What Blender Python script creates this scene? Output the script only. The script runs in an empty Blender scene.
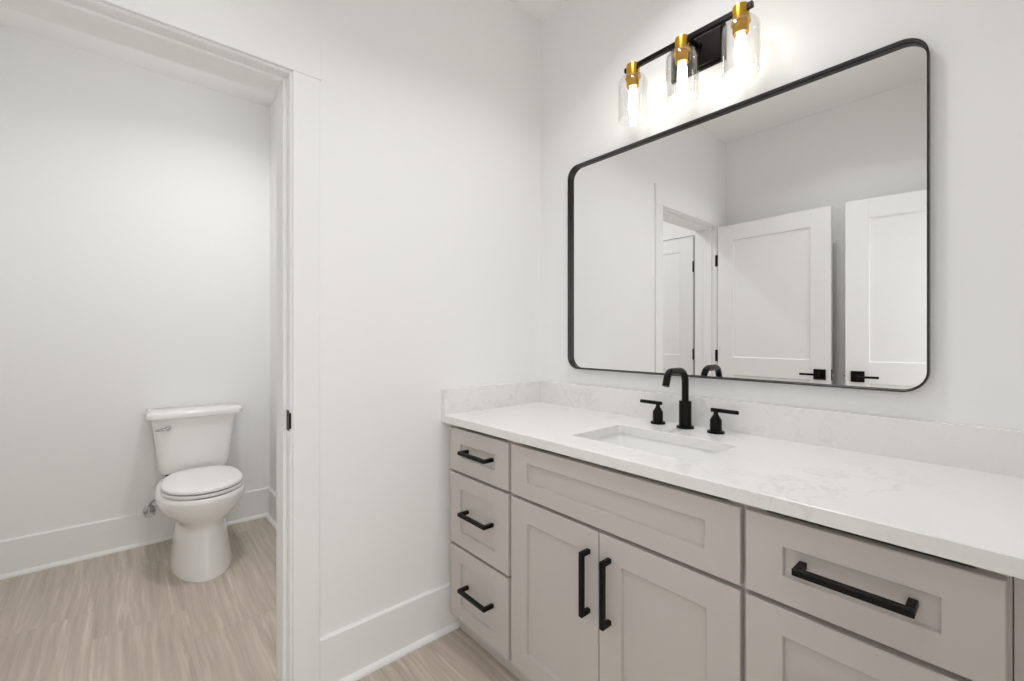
import bpy, bmesh, math
from mathutils import Vector, Matrix

S = bpy.context.scene
COL = S.collection

# ------------------------------------------------------------------ camera
cam_data = bpy.data.cameras.new('camera')
cam = bpy.data.objects.new('camera', cam_data)
COL.objects.link(cam)
cam.location = (1.5367, -1.5213, 1.1897)
cam.rotation_euler = (math.radians(90), 0, math.radians(48.986))
cam_data.sensor_width = 36.0
cam_data.lens = 36.0 * 441.27 / 1024
cam_data.shift_y = (336.8 - 340.5) / 1024
cam_data.clip_start = 0.01
S.camera = cam

# ------------------------------------------------------------------ world, exposure
W = bpy.data.worlds.new('world')
S.world = W
W.use_nodes = True
W.node_tree.nodes['Background'].inputs['Color'].default_value = (0.97, 0.982, 1.0, 1)
W.node_tree.nodes['Background'].inputs['Strength'].default_value = 2.15
S.view_settings.view_transform = 'Standard'
S.view_settings.look = 'None'
S.view_settings.gamma = 1
S.view_settings.use_curve_mapping = False
S.view_settings.exposure = 0.0
S.cycles.max_bounces = 16
S.cycles.diffuse_bounces = 8
S.cycles.transparent_max_bounces = 16
FILL_A = 4.2           # watts, unseen fill downlights added over the vanity
FILL_B = 3.2
DOWN_C = 7.6           # watts, toilet room downlight
BULB_LIGHT = 7.5       # emission of the filament bulbs

# ------------------------------------------------------------------ materials
def srgb(r, g, b):
    f = lambda c: (c / 255 / 12.92) if c / 255 <= 0.04045 else ((c / 255 + 0.055) / 1.055) ** 2.4
    return (f(r), f(g), f(b), 1)

def mat(name, col, rough=0.5, metal=0.0, spec=0.5, emit=None, strength=0, coat=0):
    m = bpy.data.materials.new(name)
    m.use_nodes = True
    p = m.node_tree.nodes['Principled BSDF']
    p.inputs['Base Color'].default_value = col
    p.inputs['Roughness'].default_value = rough
    p.inputs['Metallic'].default_value = metal
    p.inputs['Specular IOR Level'].default_value = spec
    p.inputs['Coat Weight'].default_value = coat
    if emit:
        p.inputs['Emission Color'].default_value = emit
        p.inputs['Emission Strength'].default_value = strength
    return m

def nodes(m):
    nt = m.node_tree
    return nt, nt.nodes, nt.links, nt.nodes['Principled BSDF']

def paint(name, col, rough=0.6, bump=0.03, scale=260):
    m = mat(name, col, rough, spec=0.3)
    nt, N, L, p = nodes(m)
    tc = N.new('ShaderNodeTexCoord')
    nz = N.new('ShaderNodeTexNoise'); nz.inputs['Scale'].default_value = scale; nz.inputs['Detail'].default_value = 2
    L.new(tc.outputs['Object'], nz.inputs['Vector'])
    b = N.new('ShaderNodeBump'); b.inputs['Strength'].default_value = bump; b.inputs['Distance'].default_value = 0.002
    L.new(nz.outputs['Fac'], b.inputs['Height'])
    L.new(b.outputs['Normal'], p.inputs['Normal'])
    return m

M = {}
M['wall'] = paint('white_wall_paint', srgb(242, 242, 241), 0.7, 0.05)
M['ceiling'] = paint('ceiling_paint', srgb(247, 246, 245), 0.8, 0.05)
M['trim'] = paint('white_trim_paint', srgb(241, 241, 240), 0.38, 0.01, 80)
M['door'] = paint('white_door_paint', srgb(241, 241, 240), 0.4, 0.01, 80)
M['cabinet'] = paint('greige_cabinet_paint', srgb(199, 193, 188), 0.42, 0.01, 120)
M['cabinet_in'] = paint('cabinet_shadow_gap', srgb(120, 112, 104), 0.7, 0.01, 120)
M['black'] = mat('matte_black_metal', srgb(16, 16, 17), 0.38, 0.6, 0.4)
M['blackpull'] = mat('black_pull_metal', srgb(13, 13, 14), 0.42, 0.5, 0.4)
M['frame'] = mat('black_mirror_frame', srgb(62, 62, 61), 0.32, 0.8)
M['fixture'] = mat('oil_rubbed_bronze', srgb(30, 27, 26), 0.35, 0.75)
M['brass'] = mat('brushed_brass', srgb(214, 164, 58), 0.26, 1.0)
M['chrome'] = mat('polished_chrome', srgb(190, 190, 190), 0.18, 1.0)
M['porcelain'] = mat('white_porcelain', srgb(240, 239, 237), 0.12, 0, 0.5, coat=0.3)
M['seat'] = mat('white_seat_plastic', srgb(241, 240, 238), 0.22)
M['sink'] = mat('white_sink_china', srgb(243, 243, 242), 0.12, coat=0.3)
M['mirror'] = mat('silvered_mirror', (0.9, 0.9, 0.895, 1), 0.0, 1.0)
M['rubber'] = mat('dark_rubber', srgb(40, 38, 36), 0.7)
M['steel'] = mat('braided_steel', srgb(150, 150, 150), 0.35, 1.0)
M['lamp_white'] = mat('ceiling_lamp_diffuser', srgb(245, 245, 240), 0.5, emit=(1, 0.985, 0.965, 1), strength=2.5)
M['bulb'] = mat('glowing_bulb_glass', srgb(255, 240, 220), 0.3, emit=(1, 0.955, 0.90, 1), strength=BULB_LIGHT)

def thin_glass():
    m = bpy.data.materials.new('clear_shade_glass'); m.use_nodes = True
    nt = m.node_tree; N = nt.nodes; L = nt.links
    N.remove(N['Principled BSDF'])
    out = N['Material Output']
    tr = N.new('ShaderNodeBsdfTransparent'); tr.inputs['Color'].default_value = (0.99, 0.99, 0.988, 1)
    gl = N.new('ShaderNodeBsdfGlossy'); gl.inputs['Roughness'].default_value = 0.02
    lw = N.new('ShaderNodeLayerWeight'); lw.inputs['Blend'].default_value = 0.12
    mx = N.new('ShaderNodeMixShader')
    L.new(lw.outputs['Facing'], mx.inputs['Fac'])
    L.new(tr.outputs[0], mx.inputs[1]); L.new(gl.outputs[0], mx.inputs[2])
    L.new(mx.outputs[0], out.inputs['Surface'])
    return m
M['glass'] = thin_glass()

def quartz():
    m = mat('white_quartz', srgb(236, 235, 233), 0.2)
    nt, N, L, p = nodes(m)
    tc = N.new('ShaderNodeTexCoord')
    warp = N.new('ShaderNodeTexNoise'); warp.inputs['Scale'].default_value = 5; warp.inputs['Detail'].default_value = 4
    L.new(tc.outputs['Object'], warp.inputs['Vector'])
    add = N.new('ShaderNodeMixRGB'); add.blend_type = 'ADD'; add.inputs['Fac'].default_value = 0.35
    L.new(tc.outputs['Object'], add.inputs[1]); L.new(warp.outputs['Color'], add.inputs[2])
    n1 = N.new('ShaderNodeTexNoise'); n1.inputs['Scale'].default_value = 7; n1.inputs['Detail'].default_value = 8; n1.inputs['Roughness'].default_value = 0.62
    L.new(add.outputs[0], n1.inputs['Vector'])
    # thin veins: where the noise crosses its middle value
    sub = N.new('ShaderNodeMath'); sub.operation = 'SUBTRACT'; sub.inputs[1].default_value = 0.5
    ab = N.new('ShaderNodeMath'); ab.operation = 'ABSOLUTE'
    L.new(n1.outputs['Fac'], sub.inputs[0]); L.new(sub.outputs[0], ab.inputs[0])
    r1 = N.new('ShaderNodeValToRGB')
    r1.color_ramp.elements[0].position = 0.0; r1.color_ramp.elements[0].color = (1, 1, 1, 1)
    r1.color_ramp.elements[1].position = 0.03; r1.color_ramp.elements[1].color = (0, 0, 0, 1)
    L.new(ab.outputs[0], r1.inputs['Fac'])
    n2 = N.new('ShaderNodeTexNoise'); n2.inputs['Scale'].default_value = 3.0; n2.inputs['Detail'].default_value = 2
    L.new(tc.outputs['Object'], n2.inputs['Vector'])
    r2 = N.new('ShaderNodeValToRGB')
    r2.color_ramp.elements[0].position = 0.48; r2.color_ramp.elements[0].color = (0, 0, 0, 1)
    r2.color_ramp.elements[1].position = 0.68; r2.color_ramp.elements[1].color = (1, 1, 1, 1)
    L.new(n2.outputs['Fac'], r2.inputs['Fac'])
    mu = N.new('ShaderNodeMath'); mu.operation = 'MULTIPLY'
    L.new(r1.outputs['Color'], mu.inputs[0]); L.new(r2.outputs['Color'], mu.inputs[1])
    n3 = N.new('ShaderNodeTexNoise'); n3.inputs['Scale'].default_value = 140; n3.inputs['Detail'].default_value = 2
    L.new(tc.outputs['Object'], n3.inputs['Vector'])
    r3 = N.new('ShaderNodeValToRGB')
    r3.color_ramp.elements[0].position = 0.60; r3.color_ramp.elements[0].color = (0, 0, 0, 1)
    r3.color_ramp.elements[1].position = 0.75; r3.color_ramp.elements[1].color = (0.35, 0.35, 0.35, 1)
    L.new(n3.outputs['Fac'], r3.inputs['Fac'])
    mxx = N.new('ShaderNodeMath'); mxx.operation = 'MAXIMUM'
    L.new(mu.outputs[0], mxx.inputs[0]); L.new(r3.outputs['Color'], mxx.inputs[1])
    sc = N.new('ShaderNodeMath'); sc.operation = 'MULTIPLY'; sc.inputs[1].default_value = 0.24
    L.new(mxx.outputs[0], sc.inputs[0])
    mix = N.new('ShaderNodeMixRGB')
    mix.inputs[1].default_value = srgb(236, 235, 233); mix.inputs[2].default_value = srgb(172, 170, 164)
    L.new(sc.outputs[0], mix.inputs['Fac'])
    L.new(mix.outputs[0], p.inputs['Base Color'])
    return m
M['quartz'] = quartz()

TILE_L, TILE_W = 0.614, 0.3045
def floor_tile():
    m = mat('travertine_look_tile', srgb(190, 176, 160), 0.38)
    nt, N, L, p = nodes(m)
    tc = N.new('ShaderNodeTexCoord')
    sep = N.new('ShaderNodeSeparateXYZ'); L.new(tc.outputs['Object'], sep.inputs[0])
    def math_(op, a, b=None, c=None):
        n = N.new('ShaderNodeMath'); n.operation = op
        for i, v in enumerate((a, b, c)):
            if v is None: continue
            if isinstance(v, (int, float)): n.inputs[i].default_value = v
            else: L.new(v, n.inputs[i])
        return n.outputs[0]
    yr = math_('DIVIDE', math_('ADD', sep.outputs['Y'], 1.325 + 10 * TILE_W), TILE_W)
    row = math_('FLOOR', yr); fy = math_('FRACT', yr)
    off = math_('MULTIPLY', row, 0.405 * TILE_L)
    xr = math_('DIVIDE', math_('ADD', math_('SUBTRACT', sep.outputs['X'], off), 0.6 + 10 * 0.405 * TILE_L + 20 * TILE_L), TILE_L)
    colm = math_('FLOOR', xr); fx = math_('FRACT', xr)
    def joint(f, w):
        a = math_('SUBTRACT', 0.5, math_('ABSOLUTE', math_('SUBTRACT', f, 0.5)))
        return math_('LESS_THAN', a, w)
    jn = math_('MAXIMUM', joint(fy, 0.0009 / TILE_W), joint(fx, 0.0009 / TILE_L))
    # per tile shift of the striations
    seed = math_('FRACT', math_('MULTIPLY', math_('SINE', math_('ADD', math_('MULTIPLY', row, 12.9898), math_('MULTIPLY', colm, 78.233))), 437.58))
    cmb = N.new('ShaderNodeCombineXYZ')
    # streaks run along X, wavering a little
    wav = N.new('ShaderNodeTexNoise'); wav.inputs['Scale'].default_value = 3.2; wav.inputs['Detail'].default_value = 3
    L.new(tc.outputs['Object'], wav.inputs['Vector'])
    yw = math_('ADD', sep.outputs['Y'], math_('MULTIPLY', math_('SUBTRACT', wav.outputs['Fac'], 0.5), 0.028))
    L.new(math_('MULTIPLY', sep.outputs['X'], 1.1), cmb.inputs['X'])
    L.new(math_('ADD', math_('MULTIPLY', yw, 30), math_('MULTIPLY', seed, 40)), cmb.inputs['Y'])
    L.new(math_('MULTIPLY', seed, 17), cmb.inputs['Z'])
    n1 = N.new('ShaderNodeTexNoise'); n1.inputs['Scale'].default_value = 1.6; n1.inputs['Detail'].default_value = 7; n1.inputs['Roughness'].default_value = 0.62
    L.new(cmb.outputs[0], n1.inputs['Vector'])
    r1 = N.new('ShaderNodeValToRGB')
    e = r1.color_ramp.elements
    e[0].position = 0.28; e[0].color = srgb(168, 156, 142)
    e[1].position = 0.74; e[1].color = srgb(216, 205, 190)
    x = e.new(0.44); x.color = srgb(185, 173, 159)
    x = e.new(0.57); x.color = srgb(195, 183, 169)
    L.new(n1.outputs['Fac'], r1.inputs['Fac'])
    # pale vein streaks
    cmb2 = N.new('ShaderNodeCombineXYZ')
    L.new(math_('MULTIPLY', sep.outputs['X'], 1.3), cmb2.inputs['X'])
    L.new(math_('ADD', math_('MULTIPLY', yw, 17), math_('MULTIPLY', seed, 23)), cmb2.inputs['Y'])
    L.new(math_('MULTIPLY', seed, 31), cmb2.inputs['Z'])
    n2 = N.new('ShaderNodeTexNoise'); n2.inputs['Scale'].default_value = 2.0; n2.inputs['Detail'].default_value = 3
    L.new(cmb2.outputs[0], n2.inputs['Vector'])
    r2 = N.new('ShaderNodeValToRGB')
    r2.color_ramp.elements[0].position = 0.62; r2.color_ramp.elements[0].color = (0, 0, 0, 1)
    r2.color_ramp.elements[1].position = 0.72; r2.color_ramp.elements[1].color = (0.6, 0.6, 0.6, 1)
    L.new(n2.outputs['Fac'], r2.inputs['Fac'])
    mx = N.new('ShaderNodeMixRGB'); mx.inputs[2].default_value = srgb(222, 211, 197)
    L.new(r2.outputs['Color'], mx.inputs['Fac']); L.new(r1.outputs['Color'], mx.inputs[1])
    mj = N.new('ShaderNodeMixRGB'); mj.inputs[2].default_value = srgb(148, 135, 121)
    L.new(math_('MULTIPLY', jn, 0.4), mj.inputs['Fac']); L.new(mx.outputs[0], mj.inputs[1])
    L.new(mj.outputs[0], p.inputs['Base Color'])
    b = N.new('ShaderNodeBump'); b.inputs['Strength'].default_value = 0.25; b.inputs['Distance'].default_value = 0.001; b.invert = True
    L.new(jn, b.inputs['Height']); L.new(b.outputs['Normal'], p.inputs['Normal'])
    return m
M['floor'] = floor_tile()

# ------------------------------------------------------------------ mesh helpers
class MB:
    """collects shapes and links them as one mesh object"""
    def __init__(self): self.bm = bmesh.new()
    def box(self, a, b, bev=0.0, seg=1):
        x0, x1 = sorted((a[0], b[0])); y0, y1 = sorted((a[1], b[1])); z0, z1 = sorted((a[2], b[2]))
        t = bmesh.new()
        bmesh.ops.create_cube(t, size=1)
        for v in t.verts:
            v.co = Vector(((x0 + x1) / 2 + v.co.x * (x1 - x0), (y0 + y1) / 2 + v.co.y * (y1 - y0), (z0 + z1) / 2 + v.co.z * (z1 - z0)))
        if bev > 0:
            bmesh.ops.bevel(t, geom=list(t.edges), offset=bev, segments=seg, affect='EDGES', profile=0.5)
        return self.merge(t)
    def merge(self, t, mtx=None):
        if mtx is not None: bmesh.ops.transform(t, matrix=mtx, verts=t.verts)
        vm = {v: self.bm.verts.new(v.co) for v in t.verts}
        for f in t.faces:
            try: nf = self.bm.faces.new([vm[v] for v in f.verts]); nf.smooth = f.smooth
            except ValueError: pass
        t.free(); return self
    def loft(self, rings, closed=True, cap0=True, cap1=True, smooth=False):
        vr = [[self.bm.verts.new(p) for p in r] for r in rings]
        n = len(vr[0])
        for i in range(len(vr) - 1):
            for j in range(n if closed else n - 1):
                k = (j + 1) % n
                f = self.bm.faces.new((vr[i][j], vr[i][k], vr[i + 1][k], vr[i + 1][j])); f.smooth = smooth
        if cap0: self.bm.faces.new(list(reversed(vr[0]))).smooth = False
        if cap1: self.bm.faces.new(vr[-1]).smooth = False
        return self
    def lathe(self, prof, base, n=32, axis='Z', smooth=True, cap=True):
        """prof: list of (radius, height) along the axis from base"""
        rings = []
        for r, h in prof:
            ring = []
            for j in range(n):
                a = 2 * math.pi * j / n
                c, s = r * math.cos(a), r * math.sin(a)
                p = {'Z': (c, s, h), 'X': (h, c, s), 'Y': (s, h, c)}[axis]
                ring.append(Vector(base) + Vector(p))
            rings.append(ring)
        return self.loft(rings, True, cap, cap, smooth)
    def tube(self, pts, r, n=16, smooth=True):
        pts = [Vector(p) for p in pts]
        rings = []; up = None
        for i, p in enumerate(pts):
            d = (pts[min(i + 1, len(pts) - 1)] - pts[max(i - 1, 0)]).normalized()
            if up is None:
                up = Vector((0, 0, 1)) if abs(d.z) < 0.9 else Vector((1, 0, 0))
            s = d.cross(up).normalized(); u = s.cross(d).normalized(); up = u
            rr = r[i] if isinstance(r, (list, tuple)) else r
            rings.append([p + s * rr * math.cos(2 * math.pi * j / n) + u * rr * math.sin(2 * math.pi * j / n) for j in range(n)])
        return self.loft(rings, True, True, True, smooth)
    def build(self, name, m, parent=None, smooth_angle=None):
        bmesh.ops.recalc_face_normals(self.bm, faces=self.bm.faces)
        me = bpy.data.meshes.new(name)
        self.bm.to_mesh(me); self.bm.free()
        me.materials.append(m)
        if smooth_angle:
            me.polygons.foreach_set('use_smooth', [True] * len(me.polygons))
            me.set_sharp_from_angle(angle=math.radians(smooth_angle))
        o = bpy.data.objects.new(name, me)
        COL.objects.link(o)
        if parent:
            o.parent = parent
            o.matrix_parent_inverse = Matrix.Translation(-Vector(parent_world(parent)))
        return o

def parent_world(o):
    v = Vector(o.location)
    # every empty here is unrotated, every mesh part sits at the origin of its thing
    if o.parent: v = v * 0
    return v

def thing(name, label, cat, loc, group=None):
    o = bpy.data.objects.new(name, None)
    COL.objects.link(o); o.location = loc
    o.empty_display_size = 0.05
    o['label'] = label; o['category'] = cat
    if group: o['group'] = group
    return o

def tag(o, label, cat, group=None):
    o['label'] = label; o['category'] = cat
    if group: o['group'] = group
    return o

def struct(o):
    o['kind'] = 'structure'; return o

def part(mb, name, m, parent, smooth_angle=None):
    """a part built in world coordinates under its thing"""
    o = mb.build(name, m, None, smooth_angle)
    off = Vector((0, 0, 0)); q = parent
    while q is not None:
        off += Vector(q.location); q = q.parent
    o.data.transform(Matrix.Translation(-off))
    o.parent = parent
    return o

# ------------------------------------------------------------------ room shell
XR = 1.585          # inner face of the right hand wall
YS = -2.085         # inner face of the wall opposite the mirror
XW = -1.765         # wall behind the toilet
YN = -0.805          # toilet room's near wall
H = 2.732
WT = 0.170           # thickness of the wall with the doorway
J0, J1 = -1.130, -1.925   # faces of the door jambs
def shell(name, m, *boxes):
    b = MB()
    for p, q in boxes: b.box(p, q)
    return struct(b.build(name, m))

shell('floor', M['floor'], ((-1.9, -2.25, -0.08), (2.9, 0.12, 0)))
shell('ceiling', M['ceiling'], ((-1.9, -2.25, H), (1.72, 0.12, H + 0.08)))
shell('wall_north', M['wall'], ((-WT, 0, 0), (1.72, 0.12, H)))
shell('wall_west', M['wall'],
      ((-WT, J0 + 0.019, 0), (0, 0, H)),
      ((-WT, J1 - 0.019, 2.054), (0, J0 + 0.019, H)),
      ((-WT, YS, 0), (0, J1 - 0.019, H)))
D3A, D3B = -0.255, -0.865      # cupboard door in the toilet room's south wall
shell('wall_south', M['wall'],
      ((D3A + 0.02, -2.25, 0), (1.72, YS, H)),
      ((D3B - 0.02, -2.25, 2.055), (D3A + 0.02, YS, H)),
      ((-1.9, -2.25, 0), (D3B - 0.02, YS, H)),
      ((D3B - 0.02, -2.25, 0), (D3A + 0.02, YS - 0.12, 2.055)))
E0, E1 = -1.255, -2.030      # entry doorway in the right hand wall
shell('wall_east', M['wall'],
      ((XR, E0, 0), (1.72, 0, H)),
      ((XR, E1, 2.055), (1.72, E0, H)),
      ((XR, YS, 0), (1.72, E1, H)))
shell('wall_toilet_west', M['wall'], ((-1.9, YS, 0), (XW, YN, H)))
shell('wall_toilet_north', M['wall'], ((-1.9, YN, 0), (-WT, YN + 0.12, H)))

# baseboards with a chamfered top and a quarter round shoe
BH, BT, SH = 0.183, 0.014, 0.018
def baseboard(name, p, q, nrm):
    """p, q: ends on the wall face; nrm: direction into the room"""
    p = Vector((*p, 0)); q = Vector((*q, 0)); n = Vector((*nrm, 0))
    prof = [(0, 0), (SH + BT, 0), (BT + SH * 0.97, 0.007), (BT + SH * 0.72, 0.0135), (BT + SH * 0.38, 0.0175), (BT, 0.0185),
            (BT, BH - 0.005), (BT - 0.005, BH), (0, BH)]
    rings = [[e + n * a + Vector((0, 0, h)) for a, h in prof] for e in (p, q)]
    return struct(MB().loft(rings).build(name, M['trim']))
baseboard('baseboard_west', (0, -0.012), (0, -1.0405), (1, 0))
baseboard('baseboard_toilet_west', (XW, YN - 0.001), (XW, YS + 0.001), (1, 0))
baseboard('baseboard_toilet_north', (XW + 0.034, YN), (-WT, YN), (0, -1))
baseboard('baseboard_toilet_south', (XW + 0.034, YS), (D3B - 0.095, YS), (0, 1))
baseboard('baseboard_toilet_east', (-WT, YN - 0.034), (-WT, -1.035), (-1, 0))
baseboard('baseboard_south', (0.034, YS), (XR - 0.001, YS), (0, 1))
baseboard('baseboard_east', (XR, -0.575), (XR, -1.165), (-1, 0))

# doorway 1: jambs, stops, casing on both faces
def door_trim(name):
    b = MB(); z = 2.035
    # jamb
    for y, s in ((J0, 1), (J1, -1)):
        b.box((-WT, y, 0), (0, y + 0.018 * s, z + 0.018))
        b.box((-0.10, y, 0), (-0.037, y - 0.011 * s, z), 0.0015)       # stop
    b.box((-WT, J1, z), (0, J0, z + 0.018))
    b.box((-0.10, J1 + 0.011, z - 0.011), (-0.037, J0 - 0.011, z), 0.0015)
    # casing, both faces
    for x, s in ((0, 1), (-WT, -1)):
        b.box((x, J0 + 0.007, 0), (x + 0.010 * s, J0 + 0.090, z + 0.009), 0.0015)
        b.box((x, J1 - 0.007, 0), (x + 0.010 * s, J1 - 0.090, z + 0.009), 0.0015)
        b.box((x, J1 - 0.097, z + 0.009), (x + 0.011 * s, J0 + 0.0945, z + 0.140), 0.0015)
    return struct(b.build(name, M['trim']))
trim1 = door_trim('trim_1')
# black strike plate let into the near jamb
sp = MB()
sp.box((-0.034, J0 - 0.0012, 0.886), (-0.004, J0 + 0.001, 0.952), 0.0)
sp.box((-0.004, J0 - 0.0018, 0.893), (0.0015, J0 + 0.004, 0.945), 0.0008)
part(sp, 'strike_plate', M['black'], trim1)['label'] = 'black strike plate on white door jamb'

# cupboard door casing in the toilet room, entry casing at the right
b = MB()
for x0, x1 in ((D3A + 0.003, D3A + 0.02), (D3B - 0.02, D3B - 0.003)):
    b.box((x0, YS - 0.11, 0), (x1, YS, 2.05))
b.box((D3B - 0.003, YS - 0.11, 2.036), (D3A + 0.003, YS, 2.05))
for x0, x1 in ((D3A + 0.008, D3A + 0.083), (D3B - 0.083, D3B - 0.008)):
    b.box((x0, YS, 0), (x1, YS + 0.018, 2.042), 0.0015)
b.box((D3B - 0.095, YS, 2.042), (D3A + 0.09, YS + 0.021, 2.182), 0.0015)
struct(b.build('trim_2', M['trim']))
b = MB()
b.box((XR, E0, 0), (1.72, E0 - 0.018, 2.05)); b.box((XR, E1, 0), (1.72, E1 + 0.018, 2.05)); b.box((XR, E0 - 0.018, 2.036), (1.72, E1 + 0.018, 2.05))
b.box((XR - 0.018, E0 + 0.075, 0), (XR, E0 - 0.012, 2.042), 0.0015)
b.box((XR - 0.018, E1 - 0.050, 0), (XR, E1 + 0.012, 2.042), 0.0015)
b.box((XR - 0.021, E0 + 0.085, 2.042), (XR, E1 - 0.052, 2.182), 0.0015)
struct(b.build('trim_3', M['trim']))

# ------------------------------------------------------------------ doors (shaker, two panels)
def make_door(name, width, hinge, ang, mirrored=False, lever_sides=(1, -1), height=2.03, knuckle_side=-1):
    """leaf local frame: x along the leaf from the hinge, y thickness (0..-t), z up"""
    t = 0.035; st = 0.114
    root_m = Matrix.Translation(Vector((hinge[0], hinge[1], 0))) @ Matrix.Rotation(ang, 4, 'Z')
    def fix(mb):
        bmesh.ops.transform(mb.bm, matrix=root_m, verts=mb.bm.verts); return mb
    z0, z1 = 0.010, height
    rails = [(z0, z0 + 0.235), (0.905, 1.035), (z1 - 0.114, z1)]
    b = MB()
    b.box((0, 0, z0), (st, -t, z1), 0.001); b.box((width - st, 0, z0), (width, -t, z1), 0.001)
    for a, c in rails: b.box((st, 0, a), (width - st, -t, c))
    for a, c in ((rails[0][1], rails[1][0]), (rails[1][1], rails[2][0])):
        # recessed flat panel with a small sloped sticking
        for s, yf in ((1, 0.0), (-1, -t)):
            x0, x1 = st, width - st; d = 0.009
            rg = lambda i, y: [(x0 + i, y, a + i), (x1 - i, y, a + i), (x1 - i, y, c - i), (x0 + i, y, c - i)]
            b.loft([rg(0, yf), rg(0.004, yf - 0.004 * s), rg(0.006, yf - d * s)], True, False, True)
    leaf = struct(fix(b).build(name, M['door']))
    # lever on both faces: square rose, stem, flat bar pointing to the hinge
    for s in lever_sides:
        y = 0.0 if s > 0 else -t
        h = MB(); cx, cz = width - 0.060, 0.945
        h.box((cx - 0.034, y, cz - 0.034), (cx + 0.034, y + 0.008 * s, cz + 0.034), 0.0015)
        h.lathe([(0.011, 0), (0.011, 0.045 * s)], (cx, y + 0.004 * s, cz), 20, 'Y')
        h.box((cx - 0.102, y + 0.040 * s, cz - 0.007), (cx + 0.010, y + 0.052 * s, cz + 0.007), 0.002)
        part(fix(h), 'door_handle', M['black'], leaf)['label'] = 'matte black lever on a square rose'
    l = MB()
    l.box((width - 0.001, -t * 0.5 - 0.0125, 0.910), (width + 0.0015, -t * 0.5 + 0.0125, 0.980))
    part(fix(l), 'latch_plate', M['black'], leaf)
    l = MB(); l.box((width + 0.0015, -t * 0.5 - 0.006, 0.936), (width + 0.011, -t * 0.5 + 0.006, 0.954), 0.002)
    part(fix(l), 'latch_bolt', M['chrome'], leaf)
    yk = 0.004 if knuckle_side > 0 else -t - 0.004
    for zc in (0.22, 1.045, 1.778):
        k = MB()
        k.lathe([(0.0062, -0.045), (0.0062, 0.045)], (-0.004, yk, zc), 14)
        k.box((-0.0025, min(-0.002, yk), zc - 0.044), (0.0, max(-t + 0.002, yk), zc + 0.044))
        fix(k)
        if name == 'door_1': k.box((-0.012, J1 - 0.001, zc - 0.044), (0.004, J1 + 0.0025, zc + 0.044)); k.box((0.002, J1 - 0.001, zc - 0.044), (0.020, J1 + 0.010, zc + 0.044), 0.003)
        part(k, 'hinge', M['black'], leaf)
    return leaf

# the toilet room's door, swung back along the south wall
door1 = make_door('door_1', 0.731, (0.014, -1.912), math.radians(2.5))
# the entry door, swung in from the right
door2 = make_door('door_2', 0.745, (XR - 0.030, -2.012), math.radians(180 - 8.6), knuckle_side=1)
for o in (door2,):
    pass
# closed cupboard door of the toilet room
door3 = make_door('door_3', 0.604, (D3A - 0.002, YS - 0.004), math.radians(180), lever_sides=(-1,), knuckle_side=-1)

# ------------------------------------------------------------------ vanity cabinets
YF = -0.545             # face of doors and drawer fronts
FT = 0.022
YB = YF + FT            # face of the carcass
ZT = 0.8445             # carcass top, under the worktop
TK = 0.095

def front(name, x0, x1, z0, z1, parent, stile=0.069, rail=0.057):
    b = MB()
    def ring(i, y, sx=None, sz=None):
        sx = i if sx is None else sx; sz = i if sz is None else sz
        return [(x0 + sx, y, z0 + sz), (x1 - sx, y, z0 + sz), (x1 - sx, y, z1 - sz), (x0 + sx, y, z1 - sz)]
    b.loft([ring(0, YB), ring(0, YF + 0.0018), ring(0.0018, YF), ring(0, YF, stile, rail),
            ring(0, YF + 0.0010, stile + 0.0010, rail + 0.0010), ring(0, YF + 0.0095, stile + 0.0028, rail + 0.0028)])
    return part(b, name, M['cabinet'], parent)

def pull(parent, a, b_, drop):
    """square bar pull between points a and b_ on the face"""
    h = MB(); w = 0.0066
    a = Vector(a); b_ = Vector(b_)
    d = (b_ - a).normalized()
    yo = YF + 0.0095
    ybar = YF - 0.030
    side = Vector((0, 0, 1)) if abs(d.x) > 0.5 else Vector((1, 0, 0))
    def bar(p, q):
        lo = Vector([min(p[i], q[i]) for i in range(3)]); hi = Vector([max(p[i], q[i]) for i in range(3)])
        h.box(lo, hi, 0.0012)
    A = a - d * w; B = b_ + d * w
    bar((A.x - side.x * w, ybar - w, A.z - side.z * w), (B.x + side.x * w, ybar + w, B.z + side.z * w))
    for c in (a, b_):
        bar((c.x - w, ybar + w * 0.9, c.z - w), (c.x + w, yo, c.z + w))
    return part(h, 'handle', M['blackpull'], parent)

def carcass(parent, x0, x1, xl=None, xr=None):
    b = MB(); t = 0.018
    b.box((x0, YB + 0.0194, TK), (x0 + t, -0.004, ZT)); b.box((x1 - t, YB + 0.0194, TK), (x1, -0.004, ZT))
    b.box((x0 + t, YB + 0.02, TK), (x1 - t, -0.004, TK + t))
    b.box((x0 + t, -0.010, TK + t), (x1 - t, -0.004, ZT))
    return part(b, 'body', M['cabinet'], parent)

def face_frame(parent, x0, x1, zs):
    b = MB()
    b.box((x0, YB, TK), (x0 + 0.038, YB + 0.019, ZT)); b.box((x1 - 0.038, YB, TK), (x1, YB + 0.019, ZT))
    for z in zs: b.box((x0 + 0.038, YB, max(TK, z - 0.019)), (x1 - 0.038, YB + 0.019, min(ZT, z + 0.019)))
    return part(b, 'face_frame', M['cabinet'], parent)

def kick(parent, x0, x1):
    b = MB(); b.box((x0, -0.497, 0.0), (x1, -0.480, TK))
    return part(b, 'toe_kick', M['cabinet'], parent)

ROWS = [(0.662, 0.828), (0.3735, 0.651), (0.084, 0.362)]
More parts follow.
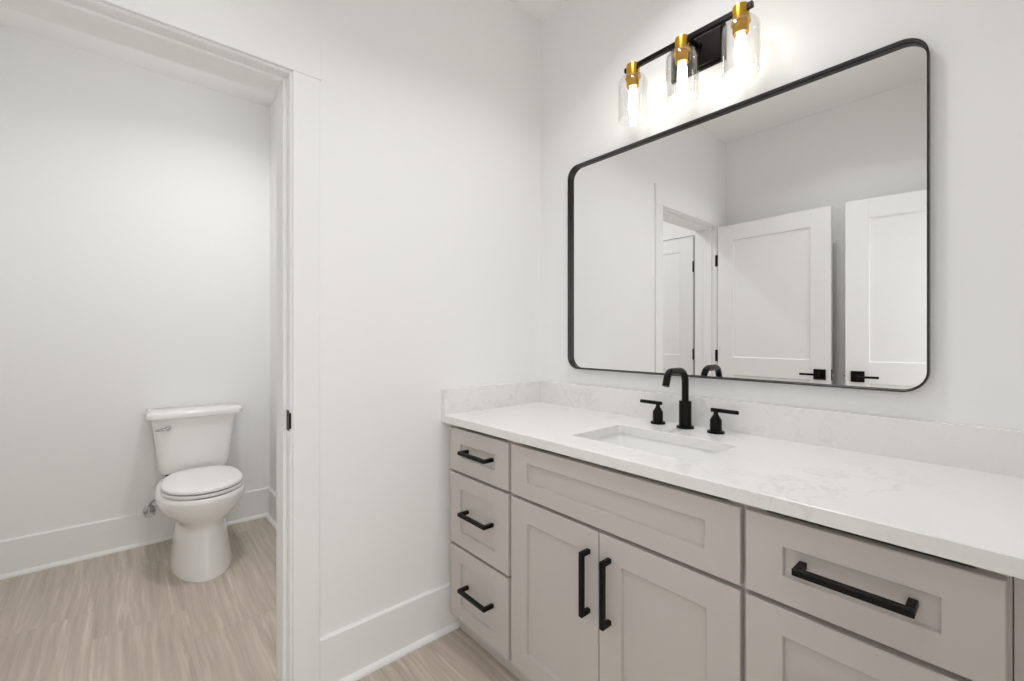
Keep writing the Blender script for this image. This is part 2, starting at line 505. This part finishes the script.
# left bank of three drawers
c = thing('drawer_cabinet', 'narrow greige cabinet of three drawers in the corner left of the sink doors', 'cabinet', (0.217, -0.27, 0), 'vanity base cabinets')
carcass(c, 0.0335, 0.4005); face_frame(c, 0.0335, 0.4005, (0.6575, 0.3685, 0.11)); kick(c, 0.0335, 0.4005)
for i, (z0, z1) in enumerate(ROWS):
    d = front('drawer', 0.0345, 0.3935, z0, z1, c, 0.071, 0.055)
    zc = (z0 + z1) / 2 + 0.004
    pull(d, (0.146, YF, zc), (0.298, YF, zc), 0)
# sink cabinet: one fixed front over two doors
c = thing('sink_cabinet', 'wide greige sink cabinet with two doors under the basin', 'cabinet', (0.78, -0.27, 0), 'vanity base cabinets')
carcass(c, 0.4010, 1.1545); face_frame(c, 0.4010, 1.1545, (0.6575, 0.11)); kick(c, 0.4010, 1.1545)
front('false_drawer_front', 0.409, 1.1490, 0.662, 0.828, c, 0.076, 0.050)
d = front('door', 0.409, 0.7755, 0.084, 0.651, c, 0.076, 0.068)
pull(d, (0.742, YF, 0.422), (0.742, YF, 0.588), 0)
d = front('door', 0.7785, 1.1490, 0.084, 0.651, c, 0.071, 0.068)
pull(d, (0.813, YF, 0.422), (0.813, YF, 0.588), 0)
# right bank of drawers
c = thing('drawer_cabinet', 'greige drawer cabinet at the right end of the vanity, long black pulls', 'cabinet', (1.34, -0.27, 0), 'vanity base cabinets')
carcass(c, 1.1550, 1.5300); face_frame(c, 1.1550, 1.5300, (0.6575, 0.3685, 0.11)); kick(c, 1.1550, 1.5300)
for i, (z0, z1) in enumerate(ROWS):
    d = front('drawer', 1.1595, 1.5245, z0, z1, c, 0.069, 0.053)
    zc = (z0 + z1) / 2 + 0.004
    zc -= 0.012 if i else 0.001
    pull(d, (1.262, YF, zc), (1.421, YF, zc), 0)
b = MB(); b.box((1.5312, YB - 0.001, TK), (XR - 0.0005, YB + 0.022, ZT), 0.001); b.box((1.5305, -0.497, 0), (XR - 0.033, -0.480, TK))
part(b, 'filler_strip', M['cabinet'], c)

# ------------------------------------------------------------------ worktop with undermount sink cut-out
CT, CB_ = 0.876, 0.8455
YC = -0.5635
SX0, SX1, SY0, SY1 = 0.596, 1.003, -0.452, -0.193
def rrect(x0, x1, y0, y1, r, z, n=6):
    pts = []
    for cx, cy, a0 in ((x1 - r, y1 - r, 0), (x0 + r, y1 - r, 90), (x0 + r, y0 + r, 180), (x1 - r, y0 + r, 270)):
        for k in range(n + 1):
            a = math.radians(a0 + 90 * k / n)
            pts.append((cx + r * math.cos(a), cy + r * math.sin(a), z))
    return pts

top = thing('countertop', 'white quartz vanity worktop with faint grey veins and backsplash', 'countertop', (0.79, -0.28, CB_))
def slab_with_hole():
    b = MB(); bm = b.bm
    hole = rrect(SX0, SX1, SY0, SY1, 0.014, 0)
    n = len(hole)
    # outer outline sampled so every hole vertex has a partner (rays from the hole's centre)
    X0, X1, Y0, Y1 = 0.0005, XR - 0.0005, YC, -0.001
    cx, cy = (SX0 + SX1) / 2, (SY0 + SY1) / 2
    def hit(p):
        dx, dy = p[0] - cx, p[1] - cy
        ts = []
        if dx > 1e-9: ts.append((X1 - cx) / dx)
        if dx < -1e-9: ts.append((X0 - cx) / dx)
        if dy > 1e-9: ts.append((Y1 - cy) / dy)
        if dy < -1e-9: ts.append((Y0 - cy) / dy)
        t = min(ts); return [cx + dx * t, cy + dy * t]
    outer = [hit(p) for p in hole]
    for corner in ((X0, Y0), (X0, Y1), (X1, Y0), (X1, Y1)):
        k = min(range(n), key=lambda i: (outer[i][0] - corner[0]) ** 2 + (outer[i][1] - corner[1]) ** 2)
        outer[k] = list(corner)
    e = 0.0022
    def ringo(z, inset=0.0):
        r = []
        for x, y in outer:
            r.append((min(max(x, X0), X1), max(y, Y0 + inset), z))
        return r
    def ringh(z, g=0.0):
        return [(cx + (p[0] - cx) * (1 + g / 0.2), cy + (p[1] - cy) * (1 + g / 0.12), z) for p in hole]
    rings = [ringh(CB_), ringh(CT - 0.0015), ringh(CT, 0.0015), ringo(CT, e), ringo(CT - e, 0), ringo(CB_, 0), ringh(CB_)]
    vr = [[bm.verts.new(p) for p in r] for r in rings[:-1]]; vr.append(vr[0])
    for i in range(len(vr) - 1):
        for j in range(n):
            k = (j + 1) % n
            try: bm.faces.new((vr[i][j], vr[i][k], vr[i + 1][k], vr[i + 1][j]))
            except ValueError: pass
    return b
part(slab_with_hole(), 'slab', M['quartz'], top)
b = MB(); b.box((0.0005, -0.021, CT), (XR - 0.0005, -0.00003, CT + 0.102)); part(b, 'backsplash', M['quartz'], top)
b = MB(); b.box((0.00003, YC, CT), (0.0205, -0.0212, CT + 0.102)); part(b, 'side_splash', M['quartz'], top)

sink = thing('sink', 'white rectangular undermount basin set into the quartz worktop', 'sink', (0.79, -0.32, CB_ - 0.15))
b = MB()
prof = [(0.028, CB_), (0.028, CB_ - 0.012), (0.014, CB_ - 0.014)]
def grow(g, z, r=0.014): return rrect(SX0 - g, SX1 + g, SY0 - g, SY1 + g, max(0.006, r + g), z)
rings = [grow(0.026, CB_ - 0.0006), grow(0.004, CB_ - 0.0006), grow(0.002, CB_ - 0.006), grow(-0.006, CB_ - 0.10, 0.04), grow(-0.016, CB_ - 0.125, 0.05), grow(-0.035, CB_ - 0.138, 0.06), grow(-0.10, CB_ - 0.143, 0.12),
         grow(-0.10, CB_ - 0.155, 0.12), grow(-0.02, CB_ - 0.150, 0.06), grow(0.012, CB_ - 0.11, 0.03), grow(0.014, CB_ - 0.014, 0.03), grow(0.026, CB_ - 0.014)]
b.loft(rings + [rings[0]], True, False, False)
# floor of the bowl
b.bm.faces.new([b.bm.verts.new(p) for p in grow(-0.10, CB_ - 0.143, 0.12)])
b.bm.faces.new([b.bm.verts.new(p) for p in grow(-0.10, CB_ - 0.155, 0.12)])
bmesh.ops.remove_doubles(b.bm, verts=b.bm.verts, dist=1e-6)
part(b, 'basin', M['sink'], sink, 40)
b = MB(); b.lathe([(0.0225, 0), (0.0225, 0.002), (0.019, 0.003), (0.016, 0.001), (0.001, 0.001)], (0.791, -0.322, CB_ - 0.1428), 28)
part(b, 'drain', M['black'], sink)

# ------------------------------------------------------------------ faucet (three pieces of one set)
fx, fy = 0.781, -0.073
f = thing('faucet', 'matte black widespread faucet with gooseneck spout and two bar handles', 'faucet', (fx, fy, CT + 0.0006))
b = MB()
b.lathe([(0.0285, 0), (0.0285, 0.0055), (0.0265, 0.007), (0.0205, 0.007), (0.0205, 0.090), (0.0195, 0.0925), (0.0125, 0.0925)], (fx, fy, CT + 0.0006), 32)
R_ = 0.038; zt = 1.0740
pts = [(fx, fy, CT + 0.085), (fx, fy, zt - R_)]
for k in range(1, 9):
    a = math.radians(90 * k / 8); pts.append((fx, fy - R_ + R_ * math.cos(a), zt - R_ + R_ * math.sin(a)))
yk = -0.164; r2 = 0.030
pts.append((fx, yk, zt))
for k in range(1, 8):
    a = math.radians(72 * k / 7); pts.append((fx, yk - r2 * math.sin(a), zt - r2 + r2 * math.cos(a)))
dx, dz = -math.cos(math.radians(72)), -math.sin(math.radians(72))
p = pts[-1]; pts.append((fx, p[1] + dx * 0.026, p[2] + dz * 0.026))
b.tube(pts, 0.0115, 20)
part(b, 'spout', M['black'], f, 40)
for hx, s in ((0.6770, -1), (0.8860, 1)):
    b = MB()
    b.lathe([(0.0265, 0), (0.0265, 0.005), (0.0245, 0.0065), (0.0180, 0.0065), (0.0180, 0.042), (0.0150, 0.047), (0.0085, 0.058), (0.0070, 0.062), (0.0070, 0.074)], (hx, fy, CT + 0.0006), 28)
    hn = part(b, 'handle', M['black'], f, 40)
    b = MB()
    b.lathe([(0.003, -0.0165 * s), (0.0066, -0.0145 * s), (0.0066, 0.070 * s), (0.003, 0.072 * s)], (hx, fy, CT + 0.074), 18, 'X')
    part(b, 'lever', M['black'], hn, 40)

# ------------------------------------------------------------------ mirror
mir = thing('wall_mirror', 'large rounded rectangle mirror in a thin black metal tray frame', 'mirror', (0.8, -0.001, 1.05))
MX0, MX1, MZ0, MZ1 = 0.1975, 1.390, 1.0475, 1.9515
def rr(x0, x1, z0, z1, r, y, n=10):
    return [(p[0], y, p[1]) for p in [(q[0], q[1]) for q in rrect(x0, x1, z0, z1, r, 0, n)]]
b = MB(); yfm = -0.025; w = 0.0036; rad = 0.055
def fr(i, y): return rr(MX0 + i, MX1 - i, MZ0 + i, MZ1 - i, rad - i, y)
b.loft([fr(0, -0.0006), fr(0, yfm + 0.001), fr(0.001, yfm), fr(w, yfm), fr(w, -0.010), fr(w + 0.0022, -0.0085), fr(w + 0.0022, -0.0006), fr(0, -0.0006)], True, False, False)
bmesh.ops.remove_doubles(b.bm, verts=b.bm.verts, dist=1e-6)
part(b, 'frame', M['frame'], mir, 35)
g = .0062
b = MB(); b.loft([rr(MX0 + g, MX1 - g, MZ0 + g, MZ1 - g, rad - g, -0.002), rr(MX0 + g, MX1 - g, MZ0 + g, MZ1 - g, rad - g, -0.0045)])
part(b, 'mirror_glass', M['mirror'], mir)

# ------------------------------------------------------------------ vanity light
vl = thing('vanity_light', 'three bulb vanity light, black bar with brass sockets and clear glass shades above mirror', 'light fixture', (0.79, -0.001, 2.18))
by, bz = -0.086, 2.204
b = MB()
b.box((0.694, -0.012, 2.122), (0.890, -0.0006, 2.246), 0.002); b.box((0.702, -0.022, 2.130), (0.882, -0.011, 2.238), 0.004)
part(b, 'backplate', M['fixture'], vl)
b = MB(); b.lathe([(0.009, 0), (0.009, -0.066)], (0.800, -0.020, bz), 16, 'Y'); b.lathe([(0.016, 0), (0.014, -0.010)], (0.800, -0.021, bz), 20, 'Y')
part(b, 'arm', M['fixture'], vl, 40)
b = MB(); b.box((0.546, by - 0.0075, bz - 0.0085), (1.005, by + 0.0075, bz + 0.0085), 0.0015)
part(b, 'bar', M['fixture'], vl)
for sx in (0.581, 0.777, 0.969):
    b = MB()
    b.lathe([(0.002, 0.0115), (0.019, 0.0115), (0.0235, 0.0095), (0.0245, 0.006), (0.0245, -0.036), (0.0285, -0.0365), (0.0285, -0.0405), (0.0235, -0.042), (0.0225, -0.070), (0.0205, -0.075), (0.0165, -0.075), (0.0160, -0.068), (0.002, -0.068)], (sx, by, bz), 32)
    so = part(b, 'socket', M['brass'], vl, 40)
    # clear shade: flat top with a neck, rounded shoulder, straight cylinder, open bottom
    b = MB()
    outer = [(0.0290, -0.0370), (0.036, -0.0372), (0.0445, -0.041), (0.0505, -0.050), (0.0530, -0.063), (0.0535, -0.078), (0.0535, -0.196), (0.0526, -0.198)]
    inner = [(0.0505, -0.1965), (0.0505, -0.078), (0.0500, -0.064), (0.0475, -0.0525), (0.0420, -0.044), (0.035, -0.0405), (0.0290, -0.0402)]
    b.lathe(outer + inner, (sx, by, bz), 48, cap=False)
    part(b, 'glass_shade', M['glass'], so, 60)
    # long tubular filament bulb
    b = MB()
    b.lathe([(0.010, -0.069), (0.0120, -0.077), (0.0152, -0.090), (0.0162, -0.104), (0.0162, -0.158), (0.0140, -0.170), (0.0090, -0.1775), (0.001, -0.1805)], (sx, by, bz), 24)
    part(b, 'bulb', M['bulb'], so, 60)

# ------------------------------------------------------------------ toilet
TY = -1.2235
toi = thing('toilet', 'white two piece toilet with closed lid and smooth pedestal against the far wall', 'toilet', (-1.4, TY, 0))
def egg(xf, xb, hw, z, n=56, cfrac=0.55, pb=2.6, pf=2.0):
    """egg outline: front (toward +x) elliptical, back squarer; widest at xb + cfrac*(xf-xb)"""
    xc = xb + cfrac * (xf - xb); pts = []
    for k in range(n):
        a = 2 * math.pi * k / n; ca, sa = math.cos(a), math.sin(a)
        pw = pf if ca >= 0 else pb
        d = (abs(ca) ** pw + abs(sa) ** pw) ** (1 / pw)
        ax = (xf - xc) if ca >= 0 else (xc - xb)
        pts.append((xc + ax * ca / d, TY + hw * sa / d, z))
    return pts
def smooth_loft(keys, sub=5):
    """Catmull-Rom through key sections (xf, xb, hw, z, cfrac, pb)"""
    out = []
    K = keys
    for i in range(len(K) - 1):
        p0, p1, p2, p3 = K[max(i - 1, 0)], K[i], K[i + 1], K[min(i + 2, len(K) - 1)]
        for s in range(sub):
            t = s / sub
            out.append([0.5 * ((2 * b_) + (-a + c) * t + (2 * a - 5 * b_ + 4 * c - d) * t * t + (-a + 3 * b_ - 3 * c + d) * t ** 3) for a, b_, c, d in zip(p0, p1, p2, p3)])
    out.append(list(K[-1])); return out
keys = [(-1.060, -1.66, 0.133, 0.000, .52, 3.0), (-1.062, -1.66, 0.131, 0.020, .52, 3.0), (-1.078, -1.655, 0.120, 0.090, .52, 3.0),
        (-1.094, -1.65, 0.110, 0.165, .52, 3.0), (-1.105, -1.65, 0.104, 0.222, .52, 3.0), (-1.100, -1.655, 0.119, 0.252, .53, 3.0),
        (-1.078, -1.665, 0.149, 0.284, .54, 2.9), (-1.054, -1.68, 0.178, 0.320, .55, 2.8), (-1.040, -1.69, 0.193, 0.356, .56, 2.8),
        (-1.035, -1.69, 0.195, 0.382, .56, 2.8), (-1.038, -1.69, 0.189, 0.397, .56, 2.8)]
b = MB()
secs = smooth_loft(keys)
rings = [egg(s[0], s[1], s[2], s[3], cfrac=s[4], pb=s[5]) for s in secs]
rings.append(egg(-1.043, -1.686, 0.182, 0.4035, cfrac=.56, pb=2.8))
b.loft(rings, smooth=True)
# rear deck that carries the tank
b.box((-1.745, TY - 0.105, 0.330), (-1.56, TY + 0.105, 0.4085), 0.018, 4)
part(b, 'bowl', M['porcelain'], toi, 50)
b = MB()
b.loft([egg(-1.050, -1.522, 0.175, 0.4103, pb=2.5), egg(-1.049, -1.522, 0.176, 0.4115, pb=2.5), egg(-1.049, -1.522, 0.176, 0.423, pb=2.5), egg(-1.051, -1.520, 0.174, 0.4245, pb=2.5)], smooth=True)
part(b, 'seat', M['seat'], toi, 30)
b = MB()
b.loft([egg(-1.050, -1.527, 0.174, 0.4315, pb=2.5), egg(-1.049, -1.527, 0.175, 0.4325, pb=2.5), egg(-1.050, -1.527, 0.174, 0.442, pb=2.5), egg(-1.056, -1.524, 0.168, 0.448, pb=2.5), egg(-1.076, -1.512, 0.148, 0.4515, pb=2.5), egg(-1.15, -1.46, 0.085, 0.4535, pb=2.3)], smooth=True)
part(b, 'lid', M['seat'], toi, 30)
for s in (-1, 1):
    b = MB()
    b.lathe([(0.016, 0), (0.016, 0.022), (0.012, 0.026), (0.002, 0.027)], (-1.530, TY + 0.075 * s, 0.408), 20)
    b.box((-1.535, TY + 0.062 * s, 0.430), (-1.505, TY + 0.088 * s, 0.442), 0.003)
    part(b, 'seat_hinge', M['seat'], toi, 40)
# bumpers between bowl and seat, seat and lid
for x, y in ((-1.15, .10), (-1.15, -.10), (-1.40, .13), (-1.40, -.13)):
    for z0, z1 in ((0.4035, 0.4105), (0.4245, 0.4315)):
        b = MB(); b.box((x - .012, TY + y - .006, z0), (x + .012, TY + y + .006, z1))
        part(b, 'seat_bumper', M['seat'], toi)
def tank_ring(z, hw, xf, bow=0.010, r=0.035, n=8, xb=-1.748):
    pts = []
    for k in range(13):           # bowed front from -y to +y
        t = -1 + 2 * k / 12
        yy = (hw - r) * t; pts.append((xf + bow * (1 - t * t), TY + yy, z))
    for k in range(1, n + 1):
        a = math.radians(90 * k / n); pts.append((xf - r + r * math.cos(a), TY + hw - r + r * math.sin(a), z))
    for yv in (hw, -hw): pts.append((xb, TY + yv, z))
    for k in range(n):
        a = math.radians(-90 + 90 * k / n); pts.append((xf - r + r * math.cos(a), TY - hw + r + r * math.sin(a), z))
    return pts
b = MB()
tk = [(0.417, 0.135, -1.592), (0.4195, 0.145, -1.580), (0.427, 0.155, -1.572), (0.441, 0.1625, -1.566), (0.47, 0.167, -1.562), (0.55, 0.1755, -1.556), (0.63, 0.1835, -1.551), (0.69, 0.191, -1.547), (0.715, 0.196, -1.545), (0.734, 0.200, -1.543)]
b.loft([[(p[0], p[1] - 0.006, p[2]) for p in tank_ring(z, hw, xf)] for z, hw, xf in tk], smooth=True)
part(b, 'tank', M['porcelain'], toi, 35)
b = MB()
b.loft([tank_ring(0.7355, 0.218, -1.532, xb=-1.752), tank_ring(0.7375, 0.2235, -1.527, xb=-1.754), tank_ring(0.753, 0.2265, -1.524, xb=-1.755), tank_ring(0.764, 0.2245, -1.526, xb=-1.754), tank_ring(0.772, 0.218, -1.533, xb=-1.75), tank_ring(0.7755, 0.206, -1.546, xb=-1.740)], smooth=True)
part(b, 'tank_lid', M['porcelain'], toi, 50)
b = MB(); ly = TY - 0.132; lz = 0.686; lx = -1.540
b.lathe([(0.0135, -0.002), (0.0135, 0.006), (0.010, 0.010), (0.006, 0.010), (0.006, 0.020)], (lx - .002, ly, lz), 20, 'X')
b.tube([(lx + 0.018, ly + 0.008, lz + 0.004), (lx + 0.020, ly - 0.010, lz), (lx + 0.019, ly - 0.030, lz - 0.003), (lx + 0.016, ly - 0.055, lz - 0.005)], [0.0065, 0.0075, 0.006, 0.0045], 14)
part(b, 'flush_lever', M['chrome'], toi, 50)['label'] = 'chrome flush lever'
b = MB()
b.lathe([(0.014, 0), (0.014, 0.012), (0.010, 0.014), (0.010, 0.026)], (-1.625, TY - 0.128, 0.3905), 12)
part(b, 'tank_bolt', M['rubber'], toi, 40)

# water supply stop and braided hose
sv = thing('supply_valve', 'chrome water shutoff valve on baseboard left of the toilet', 'valve', (XW + BT, -1.430, 0.190))
vx, vy, vz = XW + BT, -1.430, 0.190
b = MB(); b.lathe([(0.030, 0.0003), (0.029, 0.004), (0.020, 0.009), (0.0105, 0.011)], (vx, vy, vz), 24, 'X'); part(b, 'escutcheon', M['chrome'], sv, 50)
b = MB(); b.lathe([(0.008, 0.008), (0.008, 0.040), (0.013, 0.042), (0.013, 0.068), (0.008, 0.070), (0.006, 0.078)], (vx, vy, vz), 18, 'X')
b.lathe([(0.0075, 0), (0.0075, 0.030), (0.010, 0.031), (0.010, 0.042)], (vx + 0.055, vy, vz), 16); part(b, 'valve_body', M['chrome'], sv, 50)
hd = []
b = MB()
for x, r in ((0.076, 1), (0.081, 1.1), (0.087, 1.1), (0.092, 0.9)):
    hd.append([(vx + x, vy + 0.021 * r * math.cos(2 * math.pi * k / 24), vz + 0.012 * r * math.sin(2 * math.pi * k / 24)) for k in range(24)])
b.loft(hd, smooth=True); part(b, 'valve_handle', M['chrome'], sv, 50)
b = MB(); hx = vx + 0.055
b.tube([(hx, vy, vz + 0.040), (hx, vy + 0.006, vz + 0.058), (hx + 0.002, vy + 0.030, vz + 0.074), (hx + 0.004, vy + 0.070, vz + 0.090), (hx + 0.008, vy + 0.088, vz + 0.115), (hx + 0.012, vy + 0.092, vz + 0.160), (hx + 0.014, vy + 0.092, vz + 0.222)], 0.0058, 12)
part(b, 'supply_hose', M['steel'], sv, 60)

# ------------------------------------------------------------------ ceiling downlights above the view, the vanity pair added as fill
def downlight(label, x, y, watts, spread, r=0.075):
    t = thing('ceiling_downlight', label, 'ceiling light', (x, y, H), None)
    b = MB(); b.lathe([(r + 0.020, -0.0004), (r + 0.020, -0.003), (r + 0.004, -0.007), (r, -0.006), (r, -0.0004)], (x, y, H), 40)
    part(b, 'rim', M['trim'], t, 40)
    b = MB(); b.lathe([(r - 0.0005, -0.0006), (r - 0.0005, -0.003), (0.004, -0.0035)], (x, y, H), 40)
    part(b, 'diffuser', M['lamp_white'], t, 60)
    ld = bpy.data.lights.new('downlight_lamp', 'AREA'); ld.shape = 'DISK'; ld.size = 2 * r - 0.01
    ld.energy = watts; ld.spread = math.radians(spread); ld.color = (0.985, 0.988, 1.0)
    lo = bpy.data.objects.new('lamp', ld); COL.objects.link(lo); lo.parent = t; lo.location = (0, 0, -0.009)
downlight('unseen downlight added to the ceiling as fill over the vanity worktop', 0.80, -0.50, FILL_A, 120)  # added lamp, out of view, brightens the worktop from above
downlight('unseen downlight added to the ceiling as fill over the open vanity floor', 0.80, -1.35, FILL_B, 125)  # second added lamp, out of view, fills the rest of the room
downlight('white recessed downlight in the ceiling over the toilet', -0.82, -1.10, DOWN_C, 150)
